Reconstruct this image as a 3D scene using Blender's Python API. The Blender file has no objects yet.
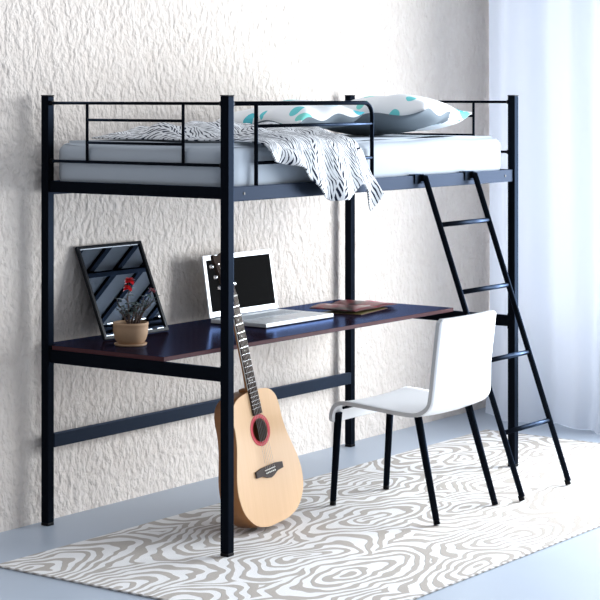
import bpy, bmesh, math, random
from mathutils import Vector, Matrix
R = math.radians
scene = bpy.context.scene
COL = scene.collection
V = Vector

# ---------------------------------------------------------------- materials
def new_mat(name):
    m = bpy.data.materials.new(name); m.use_nodes = True
    nt = m.node_tree
    return m, nt, nt.nodes, nt.links, nt.nodes['Principled BSDF']

def simple(name, col, rough=.5, metal=0., spec=.5, coat=0., noise=0., bump=0., nscale=60., coat_rough=.1, tint=None):
    m, nt, N, L, b = new_mat(name)
    b.inputs['Base Color'].default_value = (*col, 1)
    b.inputs['Roughness'].default_value = rough
    b.inputs['Metallic'].default_value = metal
    b.inputs['Specular IOR Level'].default_value = spec
    b.inputs['Coat Weight'].default_value = coat
    if tint: b.inputs['Specular Tint'].default_value = (*tint, 1)
    b.inputs['Coat Roughness'].default_value = coat_rough
    tc = N.new('ShaderNodeTexCoord')
    nz = N.new('ShaderNodeTexNoise'); nz.inputs['Scale'].default_value = nscale; nz.inputs['Detail'].default_value = 4
    L.new(tc.outputs['Object'], nz.inputs['Vector'])
    if noise:
        mx = N.new('ShaderNodeMix'); mx.data_type = 'RGBA'
        mx.inputs[6].default_value = (*[c * (1 - noise) for c in col], 1)
        mx.inputs[7].default_value = (*[min(1, c * (1 + noise)) for c in col], 1)
        L.new(nz.outputs['Fac'], mx.inputs[0]); L.new(mx.outputs[2], b.inputs['Base Color'])
    if bump:
        bp = N.new('ShaderNodeBump'); bp.inputs['Strength'].default_value = bump; bp.inputs['Distance'].default_value = .004
        L.new(nz.outputs['Fac'], bp.inputs['Height']); L.new(bp.outputs['Normal'], b.inputs['Normal'])
    return m

def math_node(N, L, op, a, b=None, c=None, clamp=False):
    n = N.new('ShaderNodeMath'); n.operation = op; n.use_clamp = clamp
    for i, v in enumerate((a, b, c)):
        if v is None: continue
        if isinstance(v, (int, float)): n.inputs[i].default_value = v
        else: L.new(v, n.inputs[i])
    return n.outputs[0]

def mixc(N, L, f, c1, c2):
    mx = N.new('ShaderNodeMix'); mx.data_type = 'RGBA'
    L.new(f, mx.inputs[0]) if not isinstance(f, float) else setattr(mx.inputs[0], 'default_value', f)
    for i, c in ((6, c1), (7, c2)):
        if isinstance(c, tuple): mx.inputs[i].default_value = (*c, 1)
        else: L.new(c, mx.inputs[i])
    return mx.outputs[2]

M = {}
M['metal'] = simple('black_powder_coated_steel', (.0035, .0042, .006), rough=.34, spec=.075, bump=.05, nscale=300, tint=(.45, .65, 1))
M['rail'] = simple('black_steel_rail_blue_highlight', (.013, .018, .028), rough=.42, spec=.13, bump=.05, nscale=300, tint=(.45, .62, 1))  # brighter, bluer copy of the black steel: reflected highlight put into the colour
M['metal_side'] = M['metal']
M['plastic'] = simple('black_plastic', (.012, .012, .013), rough=.5)
M['cap'] = simple('black_cap_plastic', (.006, .006, .007), rough=.45, spec=.1)

def sheen(m, tint, rough, ior=1.45, k=1.0):
    nt = m.node_tree; N = nt.nodes; L = nt.links; b = N['Principled BSDF']
    b.inputs['Specular IOR Level'].default_value = 0
    g = N.new('ShaderNodeBsdfGlossy'); g.inputs['Color'].default_value = (*tint, 1); g.inputs['Roughness'].default_value = rough
    fr = N.new('ShaderNodeFresnel'); fr.inputs['IOR'].default_value = ior
    mx = N.new('ShaderNodeMixShader'); L.new(math_node(N, L, 'MULTIPLY', fr.outputs[0], k), mx.inputs[0])
    L.new(b.outputs[0], mx.inputs[1]); L.new(g.outputs[0], mx.inputs[2]); L.new(mx.outputs[0], N['Material Output'].inputs['Surface'])
sheen(M['metal'], (.38, .54, .85), .32, 1.25, .32)
sheen(M['rail'], (.40, .49, .68), .42, 1.3, .70)
def wall_mat():
    m, nt, N, L, b = new_mat('rough_cream_stucco')
    b.inputs['Roughness'].default_value = .85
    b.inputs['Specular IOR Level'].default_value = .25
    tc = N.new('ShaderNodeTexCoord')
    mp = N.new('ShaderNodeMapping'); mp.inputs['Scale'].default_value = (1, 1, .72); mp.inputs['Rotation'].default_value = (0, R(14), 0)
    L.new(tc.outputs['Object'], mp.inputs['Vector'])
    n0 = N.new('ShaderNodeTexNoise'); n0.inputs['Scale'].default_value = 9; n0.inputs['Detail'].default_value = 2
    L.new(mp.outputs['Vector'], n0.inputs['Vector'])
    ad = N.new('ShaderNodeVectorMath'); ad.operation = 'MULTIPLY_ADD'
    L.new(n0.outputs['Color'], ad.inputs[0]); ad.inputs[1].default_value = (.035, .035, .035); L.new(mp.outputs['Vector'], ad.inputs[2])
    n1 = N.new('ShaderNodeTexNoise'); n1.inputs['Scale'].default_value = 40; n1.inputs['Detail'].default_value = 2.5; n1.inputs['Roughness'].default_value = .5
    L.new(ad.outputs[0], n1.inputs['Vector'])
    n2 = N.new('ShaderNodeTexNoise'); n2.inputs['Scale'].default_value = 21; n2.inputs['Detail'].default_value = 2
    L.new(ad.outputs[0], n2.inputs['Vector'])
    h = math_node(N, L, 'MULTIPLY_ADD', n2.outputs['Fac'], .45, n1.outputs['Fac'])
    bp = N.new('ShaderNodeBump'); bp.inputs['Strength'].default_value = .8; bp.inputs['Distance'].default_value = .023
    L.new(h, bp.inputs['Height']); L.new(bp.outputs['Normal'], b.inputs['Normal'])
    c = mixc(N, L, n2.outputs['Fac'], (.69, .615, .55), (.79, .725, .665))
    L.new(c, b.inputs['Base Color'])
    return m
M['wall'] = wall_mat()
M['paint'] = simple('white_wall_paint', (.78, .77, .76), rough=.8, bump=.1)
M['floor'] = simple('smooth_blue_grey_floor', (.43, .49, .57), rough=.42, spec=.4, noise=.03, nscale=3)

def rug_mat():
    m, nt, N, L, b = new_mat('zebra_grain_rug')
    b.inputs['Roughness'].default_value = .95
    b.inputs['Specular IOR Level'].default_value = .1
    tc = N.new('ShaderNodeTexCoord')
    nz = N.new('ShaderNodeTexNoise'); nz.inputs['Scale'].default_value = 3.2; nz.inputs['Detail'].default_value = 2
    L.new(tc.outputs['Object'], nz.inputs['Vector'])
    ad = N.new('ShaderNodeVectorMath'); ad.operation = 'MULTIPLY_ADD'
    L.new(nz.outputs['Color'], ad.inputs[0]); ad.inputs[1].default_value = (.34, .26, 0); L.new(tc.outputs['Object'], ad.inputs[2])
    mp = N.new('ShaderNodeMapping'); mp.inputs['Scale'].default_value = (1.0, 2.5, 1); mp.inputs['Rotation'].default_value = (0, 0, R(12))
    mp.inputs['Location'].default_value = (.31, .42, 0)
    L.new(ad.outputs[0], mp.inputs['Vector'])
    vo = N.new('ShaderNodeTexVoronoi'); vo.voronoi_dimensions = '2D'; vo.feature = 'F1'; vo.inputs['Scale'].default_value = 1.25
    vo.inputs['Randomness'].default_value = .9
    L.new(mp.outputs['Vector'], vo.inputs['Vector'])
    n2 = N.new('ShaderNodeTexNoise'); n2.inputs['Scale'].default_value = 14; n2.inputs['Detail'].default_value = 2
    L.new(tc.outputs['Object'], n2.inputs['Vector'])
    d = math_node(N, L, 'MULTIPLY_ADD', vo.outputs['Distance'], 56., math_node(N, L, 'MULTIPLY', n2.outputs['Fac'], 1.3))
    s = math_node(N, L, 'SINE', d)
    n3 = N.new('ShaderNodeTexNoise'); n3.inputs['Scale'].default_value = 9; n3.inputs['Detail'].default_value = 1
    L.new(tc.outputs['Object'], n3.inputs['Vector'])
    th = math_node(N, L, 'MULTIPLY_ADD', n3.outputs['Fac'], 2.2, -1.0)
    f = math_node(N, L, 'MULTIPLY_ADD', math_node(N, L, 'SUBTRACT', s, th), 4., .5, clamp=True)
    c = mixc(N, L, f, (.82, .81, .80), (.47, .43, .39))
    L.new(c, b.inputs['Base Color'])
    bp = N.new('ShaderNodeBump'); bp.inputs['Strength'].default_value = .5; bp.inputs['Distance'].default_value = .003
    n4 = N.new('ShaderNodeTexNoise'); n4.inputs['Scale'].default_value = 400
    L.new(tc.outputs['Object'], n4.inputs['Vector'])
    L.new(math_node(N, L, 'MULTIPLY_ADD', n4.outputs['Fac'], .5, f), bp.inputs['Height']); L.new(bp.outputs['Normal'], b.inputs['Normal'])
    return m
M['rug'] = rug_mat()

def binding_mat():
    m, nt, N, L, b = new_mat('whipped_rug_binding')
    b.inputs['Roughness'].default_value = .95
    tc = N.new('ShaderNodeTexCoord'); wv = N.new('ShaderNodeTexWave'); wv.bands_direction = 'DIAGONAL'; wv.inputs['Scale'].default_value = 14
    L.new(tc.outputs['Object'], wv.inputs['Vector'])
    L.new(mixc(N, L, wv.outputs['Fac'], (.30, .27, .24), (.72, .70, .68)), b.inputs['Base Color'])
    return m
M['binding'] = binding_mat()

M['sheet'] = simple('pale_grey_blue_sheet', (.455, .505, .56), rough=.85, spec=.2, bump=.15, nscale=25)
M['desk'] = None
def desk_mat():
    m, nt, N, L, b = new_mat('dark_mahogany_laminate')
    tc = N.new('ShaderNodeTexCoord'); mp = N.new('ShaderNodeMapping'); mp.inputs['Scale'].default_value = (1.2, 16, 4)
    L.new(tc.outputs['Object'], mp.inputs['Vector'])
    nz = N.new('ShaderNodeTexNoise'); nz.inputs['Scale'].default_value = 5; nz.inputs['Detail'].default_value = 5
    L.new(mp.outputs['Vector'], nz.inputs['Vector'])
    L.new(mixc(N, L, nz.outputs['Fac'], (.010, .006, .009), (.030, .013, .017)), b.inputs['Base Color'])
    b.inputs['Roughness'].default_value = .16; b.inputs['Specular IOR Level'].default_value = .3; b.inputs['Specular Tint'].default_value = (.35, .58, 1, 1)
    return m
M['desk'] = desk_mat(); sheen(M['desk'], (.20, .31, .62), .16, 1.45, .62)  # blue gloss tint puts cool reflected light into the desk colour
M['desk_edge'] = simple('mahogany_edge_band', (.06, .02, .024), rough=.5, noise=.2, spec=.1)
M['chair'] = simple('white_moulded_plywood', (.86, .865, .87), rough=.32, spec=.5)
M['chair_edge'] = simple('pale_grey_chair_edge', (.55, .56, .57), rough=.5)

def wood(name, c1, c2, sc=(60, 3, 3), rough=.3):
    m, nt, N, L, b = new_mat(name)
    tc = N.new('ShaderNodeTexCoord'); mp = N.new('ShaderNodeMapping'); mp.inputs['Scale'].default_value = sc
    L.new(tc.outputs['Object'], mp.inputs['Vector'])
    nz = N.new('ShaderNodeTexNoise'); nz.inputs['Scale'].default_value = 1.5; nz.inputs['Detail'].default_value = 4
    L.new(mp.outputs['Vector'], nz.inputs['Vector'])
    L.new(mixc(N, L, nz.outputs['Fac'], c1, c2), b.inputs['Base Color'])
    b.inputs['Roughness'].default_value = rough; b.inputs['Specular IOR Level'].default_value = .2
    return m
M['spruce'] = wood('pale_spruce', (.69, .44, .24), (.76, .50, .29), (80, 3, 2))
M['side_wood'] = wood('orange_brown_side_wood', (.34, .15, .055), (.44, .20, .08), (4, 4, 30))
M['rosewood'] = wood('dark_rosewood', (.030, .022, .018), (.06, .042, .035), (30, 3, 3), .8); M['rosewood'].node_tree.nodes['Principled BSDF'].inputs['Specular IOR Level'].default_value = .03
M['bridge'] = simple('grey_brown_bridge_wood', (.075, .06, .055), rough=.6, noise=.2, spec=.1)
M['rosette'] = simple('red_rosette', (.50, .035, .05), rough=.5, spec=.1, noise=.15, nscale=200)
M['rosette2'] = simple('pink_rosette_band', (.60, .10, .12), rough=.5, spec=.1)
M['ivory'] = simple('ivory', (.75, .73, .66), rough=.4)
M['chrome'] = simple('bright_nickel', (.75, .75, .76), rough=.22, metal=1)
M['string'] = simple('steel_string', (.5, .46, .42), rough=.35, metal=.8)
M['alu'] = simple('white_aluminium', (.74, .76, .78), rough=.38, metal=.25, bump=.02)
M['screen'] = simple('glossy_black_screen', (.002, .002, .002), rough=.06, spec=.002)
M['key'] = simple('silver_key', (.50, .53, .57), rough=.5)
M['keybed'] = simple('grey_keyboard_well', (.22, .24, .27), rough=.5)
M['trackpad'] = simple('silver_trackpad', (.62, .64, .67), rough=.3)
M['frame'] = simple('black_mirror_frame', (.012, .013, .016), rough=.35, spec=.12)
M['mirror'] = simple('mirror_glass', (.29, .32, .36), rough=.015, metal=1)
M['terracotta'] = simple('tan_clay', (.42, .265, .155), rough=.7, noise=.12, nscale=40, bump=.1)
M['soil'] = simple('dark_soil', (.035, .02, .014), rough=1, noise=.4, bump=1., nscale=120)
M['leaf'] = simple('dark_grey_green_leaf', (.035, .065, .055), rough=.45, noise=.4, nscale=50)
M['stem'] = simple('brown_stem', (.07, .04, .03), rough=.7)
M['petal'] = simple('red_petal', (.70, .008, .015), rough=.4, noise=.2)
M['petal_dusty'] = simple('dusty_pink_petal', (.36, .08, .10), rough=.5)
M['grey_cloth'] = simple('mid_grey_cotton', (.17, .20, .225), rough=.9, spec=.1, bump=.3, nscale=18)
M['paper'] = simple('magazine_page_edges', (.10, .05, .05), rough=.7, spec=.1)

def leaf_cloth():
    m, nt, N, L, b = new_mat('white_cotton_with_turquoise_leaves')
    b.inputs['Roughness'].default_value = .88; b.inputs['Specular IOR Level'].default_value = .15
    tc = N.new('ShaderNodeTexCoord')
    nz = N.new('ShaderNodeTexNoise'); nz.inputs['Scale'].default_value = 14; nz.inputs['Detail'].default_value = 1
    L.new(tc.outputs['Object'], nz.inputs['Vector'])
    ad = N.new('ShaderNodeVectorMath'); ad.operation = 'MULTIPLY_ADD'
    L.new(nz.outputs['Color'], ad.inputs[0]); ad.inputs[1].default_value = (.03, .03, .03); L.new(tc.outputs['Object'], ad.inputs[2])
    mp = N.new('ShaderNodeMapping'); mp.inputs['Scale'].default_value = (8.5, 13, 10); mp.inputs['Rotation'].default_value = (0, R(0), R(28))
    L.new(ad.outputs[0], mp.inputs['Vector'])
    vo = N.new('ShaderNodeTexVoronoi'); vo.inputs['Scale'].default_value = 1.; vo.inputs['Randomness'].default_value = .75
    L.new(mp.outputs['Vector'], vo.inputs['Vector'])
    near = math_node(N, L, 'LESS_THAN', vo.outputs['Distance'], .36)
    sp = N.new('ShaderNodeSeparateColor'); L.new(vo.outputs['Color'], sp.inputs[0])
    strong = math_node(N, L, 'MULTIPLY', near, math_node(N, L, 'LESS_THAN', sp.outputs[0], .60))
    pale = math_node(N, L, 'MULTIPLY', near, math_node(N, L, 'GREATER_THAN', sp.outputs[0], .82))
    teal = mixc(N, L, sp.outputs[1], (.10, .55, .66), (.22, .66, .58))
    c = mixc(N, L, pale, (.84, .86, .87), (.60, .70, .76))
    c = mixc(N, L, strong, c, teal)
    L.new(c, b.inputs['Base Color'])
    return m
M['leaf_cloth'] = leaf_cloth()

def blanket_mat():
    m, nt, N, L, b = new_mat('white_blanket_with_dark_feather_strokes')
    b.inputs['Roughness'].default_value = .92; b.inputs['Specular IOR Level'].default_value = .1
    uv = N.new('ShaderNodeUVMap'); uv.uv_map = 'UVMap'
    sx = N.new('ShaderNodeSeparateXYZ'); L.new(uv.outputs['UV'], sx.inputs[0])
    nz = N.new('ShaderNodeTexNoise'); nz.inputs['Scale'].default_value = 6; nz.inputs['Detail'].default_value = 2
    L.new(uv.outputs['UV'], nz.inputs['Vector'])
    n2 = N.new('ShaderNodeTexNoise'); n2.inputs['Scale'].default_value = 22; n2.inputs['Detail'].default_value = 2
    L.new(uv.outputs['UV'], n2.inputs['Vector'])
    W = .21
    s = math_node(N, L, 'ADD', sx.outputs[0], math_node(N, L, 'MULTIPLY', nz.outputs['Fac'], .12))
    s = math_node(N, L, 'DIVIDE', s, W)
    f = math_node(N, L, 'SUBTRACT', math_node(N, L, 'FRACT', s), .5)
    a = math_node(N, L, 'ABSOLUTE', f)
    q0 = math_node(N, L, 'MULTIPLY_ADD', a, W * 1.7, sx.outputs[1])
    q0 = math_node(N, L, 'MULTIPLY_ADD', nz.outputs['Fac'], .10, q0)
    q = math_node(N, L, 'FRACT', math_node(N, L, 'DIVIDE', math_node(N, L, 'MULTIPLY_ADD', n2.outputs['Fac'], .012, q0), .034))
    thick = math_node(N, L, 'LESS_THAN', q, .55)
    thin = math_node(N, L, 'LESS_THAN', q, math_node(N, L, 'MULTIPLY_ADD', n2.outputs['Fac'], 1.1, -.26))
    inner = math_node(N, L, 'MULTIPLY', math_node(N, L, 'GREATER_THAN', a, .03), math_node(N, L, 'LESS_THAN', a, .13))
    outer = math_node(N, L, 'MULTIPLY', math_node(N, L, 'GREATER_THAN', a, .17), math_node(N, L, 'LESS_THAN', a, .46))
    k = math_node(N, L, 'ADD', math_node(N, L, 'MULTIPLY', thick, inner), math_node(N, L, 'MULTIPLY', thin, outer), clamp=True)
    c = mixc(N, L, k, (.72, .735, .75), (.018, .022, .042))
    L.new(c, b.inputs['Base Color'])
    return m
M['blanket'] = blanket_mat()

def cover_mat():
    m, nt, N, L, b = new_mat('glossy_dark_red_cover')
    tc = N.new('ShaderNodeTexCoord')
    nz = N.new('ShaderNodeTexNoise'); nz.inputs['Scale'].default_value = 9; nz.inputs['Detail'].default_value = 2
    L.new(tc.outputs['Object'], nz.inputs['Vector'])
    cr = N.new('ShaderNodeValToRGB'); L.new(nz.outputs['Fac'], cr.inputs[0])
    e = cr.color_ramp; e.interpolation = 'CONSTANT'
    e.elements[0].color = (.02, .008, .01, 1); e.elements[0].position = 0
    e.elements[1].color = (.13, .02, .025, 1); e.elements[1].position = .44
    x = e.elements.new(.56); x.color = (.22, .02, .035, 1)
    x = e.elements.new(.64); x.color = (.5, .42, .40, 1)
    x = e.elements.new(.69); x.color = (.02, .01, .015, 1)
    L.new(cr.outputs[0], b.inputs['Base Color']); b.inputs['Roughness'].default_value = .3; b.inputs['Specular IOR Level'].default_value = .12
    return m
M['cover'] = cover_mat()
M['cover_plain'] = simple('magenta_brochure_cover', (.45, .02, .09), rough=.3, noise=.3, nscale=12, spec=.1)
M['cover_yellow'] = simple('olive_yellow_brochure_cover', (.12, .10, .035), rough=.35, noise=.3, nscale=12, spec=.1)

def curtain_mat():
    m, nt, N, L, b = new_mat('white_translucent_curtain')
    b.inputs['Base Color'].default_value = (.77, .80, .85, 1)
    b.inputs['Roughness'].default_value = .9; b.inputs['Specular IOR Level'].default_value = .1
    tr = N.new('ShaderNodeBsdfTranslucent'); tr.inputs['Color'].default_value = (.80, .83, .88, 1)
    mx = N.new('ShaderNodeMixShader'); mx.inputs[0].default_value = .3
    L.new(b.outputs[0], mx.inputs[1]); L.new(tr.outputs[0], mx.inputs[2])
    L.new(mx.outputs[0], N['Material Output'].inputs['Surface'])
    return m
M['curtain'] = curtain_mat()
def glass_mat():
    m, nt, N, L, b = new_mat('window_glass')
    t = N.new('ShaderNodeBsdfTransparent'); g = N.new('ShaderNodeBsdfGlossy'); g.inputs['Roughness'].default_value = .02
    mx = N.new('ShaderNodeMixShader'); mx.inputs[0].default_value = .06
    L.new(t.outputs[0], mx.inputs[1]); L.new(g.outputs[0], mx.inputs[2]); L.new(mx.outputs[0], N['Material Output'].inputs['Surface'])
    return m
M['glass'] = glass_mat()

# ---------------------------------------------------------------- geometry helpers
def box(bm, x0, x1, y0, y1, z0, z1, mi=0, bev=0.):
    tmp = bmesh.new()
    vs = [tmp.verts.new(p) for p in ((x0,y0,z0),(x1,y0,z0),(x1,y1,z0),(x0,y1,z0),(x0,y0,z1),(x1,y0,z1),(x1,y1,z1),(x0,y1,z1))]
    for f in ((3,2,1,0),(4,5,6,7),(0,1,5,4),(1,2,6,5),(2,3,7,6),(3,0,4,7)):
        tmp.faces.new([vs[i] for i in f])
    if bev: bmesh.ops.bevel(tmp, geom=tmp.edges[:], offset=bev, segments=2, affect='EDGES', profile=.6)
    merge(bm, tmp, mi)

def merge(bm, tmp, mi=0, mat=None):
    if mat is not None: bmesh.ops.transform(tmp, matrix=mat, verts=tmp.verts)
    mp = {}
    for v in tmp.verts: mp[v] = bm.verts.new(v.co)
    for f in tmp.faces:
        try:
            nf = bm.faces.new([mp[v] for v in f.verts]); nf.material_index = mi if mi is not None else f.material_index; nf.smooth = f.smooth
        except ValueError: pass
    tmp.free()

def tube(bm, pts, r, seg=14, mi=0, closed=False, caps=True):
    """round tube swept through pts; r may be a list"""
    pts = [V(p) for p in pts]; n = len(pts)
    rs = r if isinstance(r, (list, tuple)) else [r] * n
    rings = []; prev = None
    for i, p in enumerate(pts):
        if closed: t = pts[(i + 1) % n] - pts[i - 1]
        else: t = pts[min(i + 1, n - 1)] - pts[max(i - 1, 0)]
        t.normalize()
        if prev is None:
            up = V((0, 0, 1)) if abs(t.z) < .9 else V((1, 0, 0))
            a = t.cross(up).normalized()
        else:
            a = (prev - t * prev.dot(t)).normalized()
        prev = a; b_ = t.cross(a)
        rings.append([bm.verts.new(p + (a * math.cos(k * 2 * math.pi / seg) + b_ * math.sin(k * 2 * math.pi / seg)) * rs[i]) for k in range(seg)])
    m = n if closed else n - 1
    for i in range(m):
        A, B = rings[i], rings[(i + 1) % n]
        for k in range(seg):
            f = bm.faces.new((A[k], A[(k + 1) % seg], B[(k + 1) % seg], B[k])); f.smooth = True; f.material_index = mi
    if caps and not closed:
        f = bm.faces.new(rings[0][::-1]); f.material_index = mi
        f = bm.faces.new(rings[-1]); f.material_index = mi

def lathe(bm, prof, cx, cy, seg=40, mi=0, cap0=True, cap1=True):
    rings = []
    for r, z in prof:
        rings.append([bm.verts.new((cx + r * math.cos(k * 2 * math.pi / seg), cy + r * math.sin(k * 2 * math.pi / seg), z)) for k in range(seg)])
    for A, B in zip(rings, rings[1:]):
        for k in range(seg):
            f = bm.faces.new((A[k], A[(k + 1) % seg], B[(k + 1) % seg], B[k])); f.smooth = True; f.material_index = mi
    if cap0: bm.faces.new(rings[0][::-1]).material_index = mi
    if cap1: bm.faces.new(rings[-1]).material_index = mi

def extrude_outline(bm, pts2, z0, z1, mi=0, mside=None):
    """prism from a closed 2D outline (x,y) between z0 and z1"""
    mside = mi if mside is None else mside
    a = [bm.verts.new((x, y, z0)) for x, y in pts2]; b = [bm.verts.new((x, y, z1)) for x, y in pts2]
    n = len(a)
    bm.faces.new(a[::-1]).material_index = mi; bm.faces.new(b).material_index = mi
    for i in range(n):
        f = bm.faces.new((a[i], a[(i + 1) % n], b[(i + 1) % n], b[i])); f.material_index = mside

def catmull(P, per=8, closed=True):
    out = []; n = len(P)
    rng = range(n) if closed else range(n - 1)
    for i in rng:
        if closed: p0, p1, p2, p3 = P[i - 1], P[i], P[(i + 1) % n], P[(i + 2) % n]
        else: p0, p1, p2, p3 = P[max(i - 1, 0)], P[i], P[i + 1], P[min(i + 2, n - 1)]
        for k in range(per):
            t = k / per
            out.append(tuple(.5 * ((2 * b) + (-a + c) * t + (2 * a - 5 * b + 4 * c - d) * t * t + (-a + 3 * b - 3 * c + d) * t ** 3) for a, b, c, d in zip(p0, p1, p2, p3)))
    if not closed: out.append(tuple(P[-1]))
    return out

WL = {}   # world location of each object
def obj(name, bm, mats, parent=None, label=None, smooth_angle=None, mods=(), centre=True, origin=None):
    if not isinstance(mats, (list, tuple)): mats = [mats]
    bmesh.ops.recalc_face_normals(bm, faces=bm.faces)
    xs = [v.co for v in bm.verts]
    if origin is not None: c = V(origin)
    else:
        lo = V((min(v.x for v in xs), min(v.y for v in xs), min(v.z for v in xs))); hi = V((max(v.x for v in xs), max(v.y for v in xs), max(v.z for v in xs)))
        c = (lo + hi) / 2 if centre else V((0, 0, 0))
    bmesh.ops.translate(bm, verts=bm.verts, vec=-c)
    me = bpy.data.meshes.new(name); bm.to_mesh(me); bm.free()
    for m in mats: me.materials.append(m)
    o = bpy.data.objects.new(name, me); COL.objects.link(o)
    o.location = c - (WL[parent.name] if parent else V((0, 0, 0)))
    if parent: o.parent = parent
    WL[o.name] = c
    if label: o['label'] = label
    return o

def thing(name, label, cat, loc, group=None):
    o = bpy.data.objects.new(name, None); COL.objects.link(o); o.empty_display_size = .1
    o.location = loc; o['label'] = label; o['category'] = cat; WL[o.name] = V(loc)
    if group: o['group'] = group
    return o
def tag(o, label, cat, group=None):
    o['label'] = label; o['category'] = cat
    if group: o['group'] = group
    return o
def struct(o): o['kind'] = 'structure'; return o

# ---------------------------------------------------------------- room
bm = bmesh.new(); box(bm, -3.2, 3.84, -5.6, 1.17, -.1, 0); o = struct(obj('floor', bm, M['floor']))
bm = bmesh.new(); box(bm, -3.2, 3.84, .975, 1.17, 0, 2.75); struct(obj('wall_back', bm, M['wall']))
WX = 3.64
WY0, WY1, WZ0, WZ1 = -3.6, .72, .40, 2.62
bm = bmesh.new()
box(bm, WX, WX + .2, WY1, .975, 0, 2.75); box(bm, WX, WX + .2, -5.6, WY0, 0, 2.75)
box(bm, WX, WX + .2, WY0, WY1, 0, WZ0); box(bm, WX, WX + .2, WY0, WY1, WZ1, 2.75)
struct(obj('wall_right', bm, M['paint']))
bm = bmesh.new()
for y in (WY0, WY0 + (WY1 - WY0) / 3, WY0 + 2 * (WY1 - WY0) / 3, WY1 - .06): box(bm, WX + .08, WX + .14, y, y + .06, WZ0, WZ1)
box(bm, WX + .08, WX + .14, WY0 + .06, WY1 - .06, WZ0, WZ0 + .06); box(bm, WX + .08, WX + .14, WY0 + .06, WY1 - .06, WZ1 - .06, WZ1)
w = struct(obj('window_1', bm, M['chair']))
bm = bmesh.new(); box(bm, WX + .105, WX + .115, WY0 + .03, WY1 - .03, WZ0 + .03, WZ1 - .03); obj('window_glass', bm, M['glass'], w)

# ---------------------------------------------------------------- rug
RX0, RX1, RY0, RY1 = -.60, 2.90, -.885, .60
rug = thing('rug', 'long white rug with taupe zebra-like wood grain rings lying under the loft bed', 'rug', (1.15, -.14, 0))
bm = bmesh.new(); box(bm, RX0, RX1, RY0, RY1, 0.0005, .006); obj('pile', bm, M['rug'], rug)
bm = bmesh.new()
rnd = random.Random(3)
for (ax, ay, bx, by) in ((RX0, RY0, RX0, RY1), (RX0, RY0, RX1, RY0), (RX1, RY0, RX1, RY1)):
    n = int(math.hypot(bx - ax, by - ay) / .012)
    pts = []; rs = []
    for i in range(n + 1):
        t = i / n; pts.append((ax + (bx - ax) * t + rnd.uniform(-.001, .001), ay + (by - ay) * t + rnd.uniform(-.001, .001), .0045)); rs.append(.0042 if i % 2 else .0030)
    tube(bm, pts, rs, seg=8)
obj('binding', bm, M['binding'], rug, label='taupe and cream whipped edge')

RT = .0065   # top of rug
# ---------------------------------------------------------------- loft bed
H = 1.72; BX = 2.128; BY = .914; PW = .0185
bed = thing('loft_bed', 'tall black metal loft bed frame with square posts and guard rails', 'bed', (BX / 2, BY / 2, 0))
def post(x, y, z0):
    bm = bmesh.new(); box(bm, x - PW, x + PW, y - PW, y + PW, z0 + .012, H - .004, bev=.004); p = obj('post', bm, M['metal'], bed)
    bm = bmesh.new(); box(bm, x - PW - .0006, x + PW + .0006, y - PW - .0006, y + PW + .0006, H - .0045, H, bev=.0018); obj('cap', bm, M['cap'], p)
    bm = bmesh.new(); box(bm, x - PW - .0002, x + PW + .0002, y - PW - .0002, y + PW + .0002, z0, z0 + .0125, bev=.003); obj('foot_cap', bm, M['cap'], p)
    return p
post(0, 0, RT); post(BX, 0, RT); post(0, BY, 0); post(BX, BY, 0)
ZB, ZT = 1.322, 1.377     # mattress rails
# long side rails: L section (face plus inner ledge)
for y, s in ((0, 1), (BY, -1)):
    bm = bmesh.new()
    box(bm, PW, BX - PW, y - .010, y + .010, ZB, ZT, bev=.003)
    box(bm, PW + .02, BX - PW - .02, min(y + s * .008, y + s * .04), max(y + s * .008, y + s * .04), ZB + .0125, ZB + .0195)
    r = obj('side_rail', bm, M['rail'], bed)
    for x in (.09, BX - .09):
        bm = bmesh.new(); tube(bm, [(x, y - s * .0095, ZB + .028), (x, y - s * .0125, ZB + .028)], .005, seg=12)
        obj('bolt', bm, M['plastic'], r)
for x in (0, BX):
    bm = bmesh.new(); box(bm, x - .010, x + .010, PW, BY - PW, ZB + .010, ZT, bev=.003); obj('end_rail', bm, M['metal'], bed)
# desk rails at each end and the low brace at the back
DZ = .722; DT = .018
for x in (0, BX):
    bm = bmesh.new(); box(bm, x - .010, x + .010, PW, BY - PW, DZ - DT - .052, DZ - DT - .0005, bev=.003); r = obj('desk_rail', bm, M['metal'], bed)
    for y in (PW, BY - PW):
        s = 1 if y < .5 else -1; bm = bmesh.new()
        box(bm, x - .014, x + .014, min(y, y + s * .004), max(y, y + s * .004), DZ - DT - .062, DZ - DT + .008, bev=.001)
        obj('bracket', bm, M['metal'], r)
bm = bmesh.new(); box(bm, PW, BX - PW, BY - .020, BY, .310, .366, bev=.003); obj('back_brace', bm, M['rail'], bed)
# end guards
def end_guard(x):
    rr = .0062
    bm = bmesh.new(); tube(bm, [(x, PW, 1.688), (x, BY - PW, 1.688)], rr); g = obj('end_guard', bm, M['metal'], bed)
    bm = bmesh.new(); tube(bm, [(x, PW, 1.457), (x, BY - PW, 1.457)], rr); obj('lower_bar', bm, M['metal'], g)
    for y in (.701, .212):
        bm = bmesh.new(); tube(bm, [(x, y, 1.457), (x, y, 1.688)], rr); obj('upright', bm, M['metal'], g)
    for z in (1.622, 1.533):
        bm = bmesh.new(); tube(bm, [(x, .212, z), (x, .701, z)], rr * .9); obj('crossbar', bm, M['metal'], g)
    for z in (1.457, 1.688):
        for y, s in ((PW, 1), (BY - PW, -1)):
            bm = bmesh.new(); tube(bm, [(x, y, z), (x, y + s * .012, z)], .010); obj('socket', bm, M['cap'], g)
end_guard(0); end_guard(BX)
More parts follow.
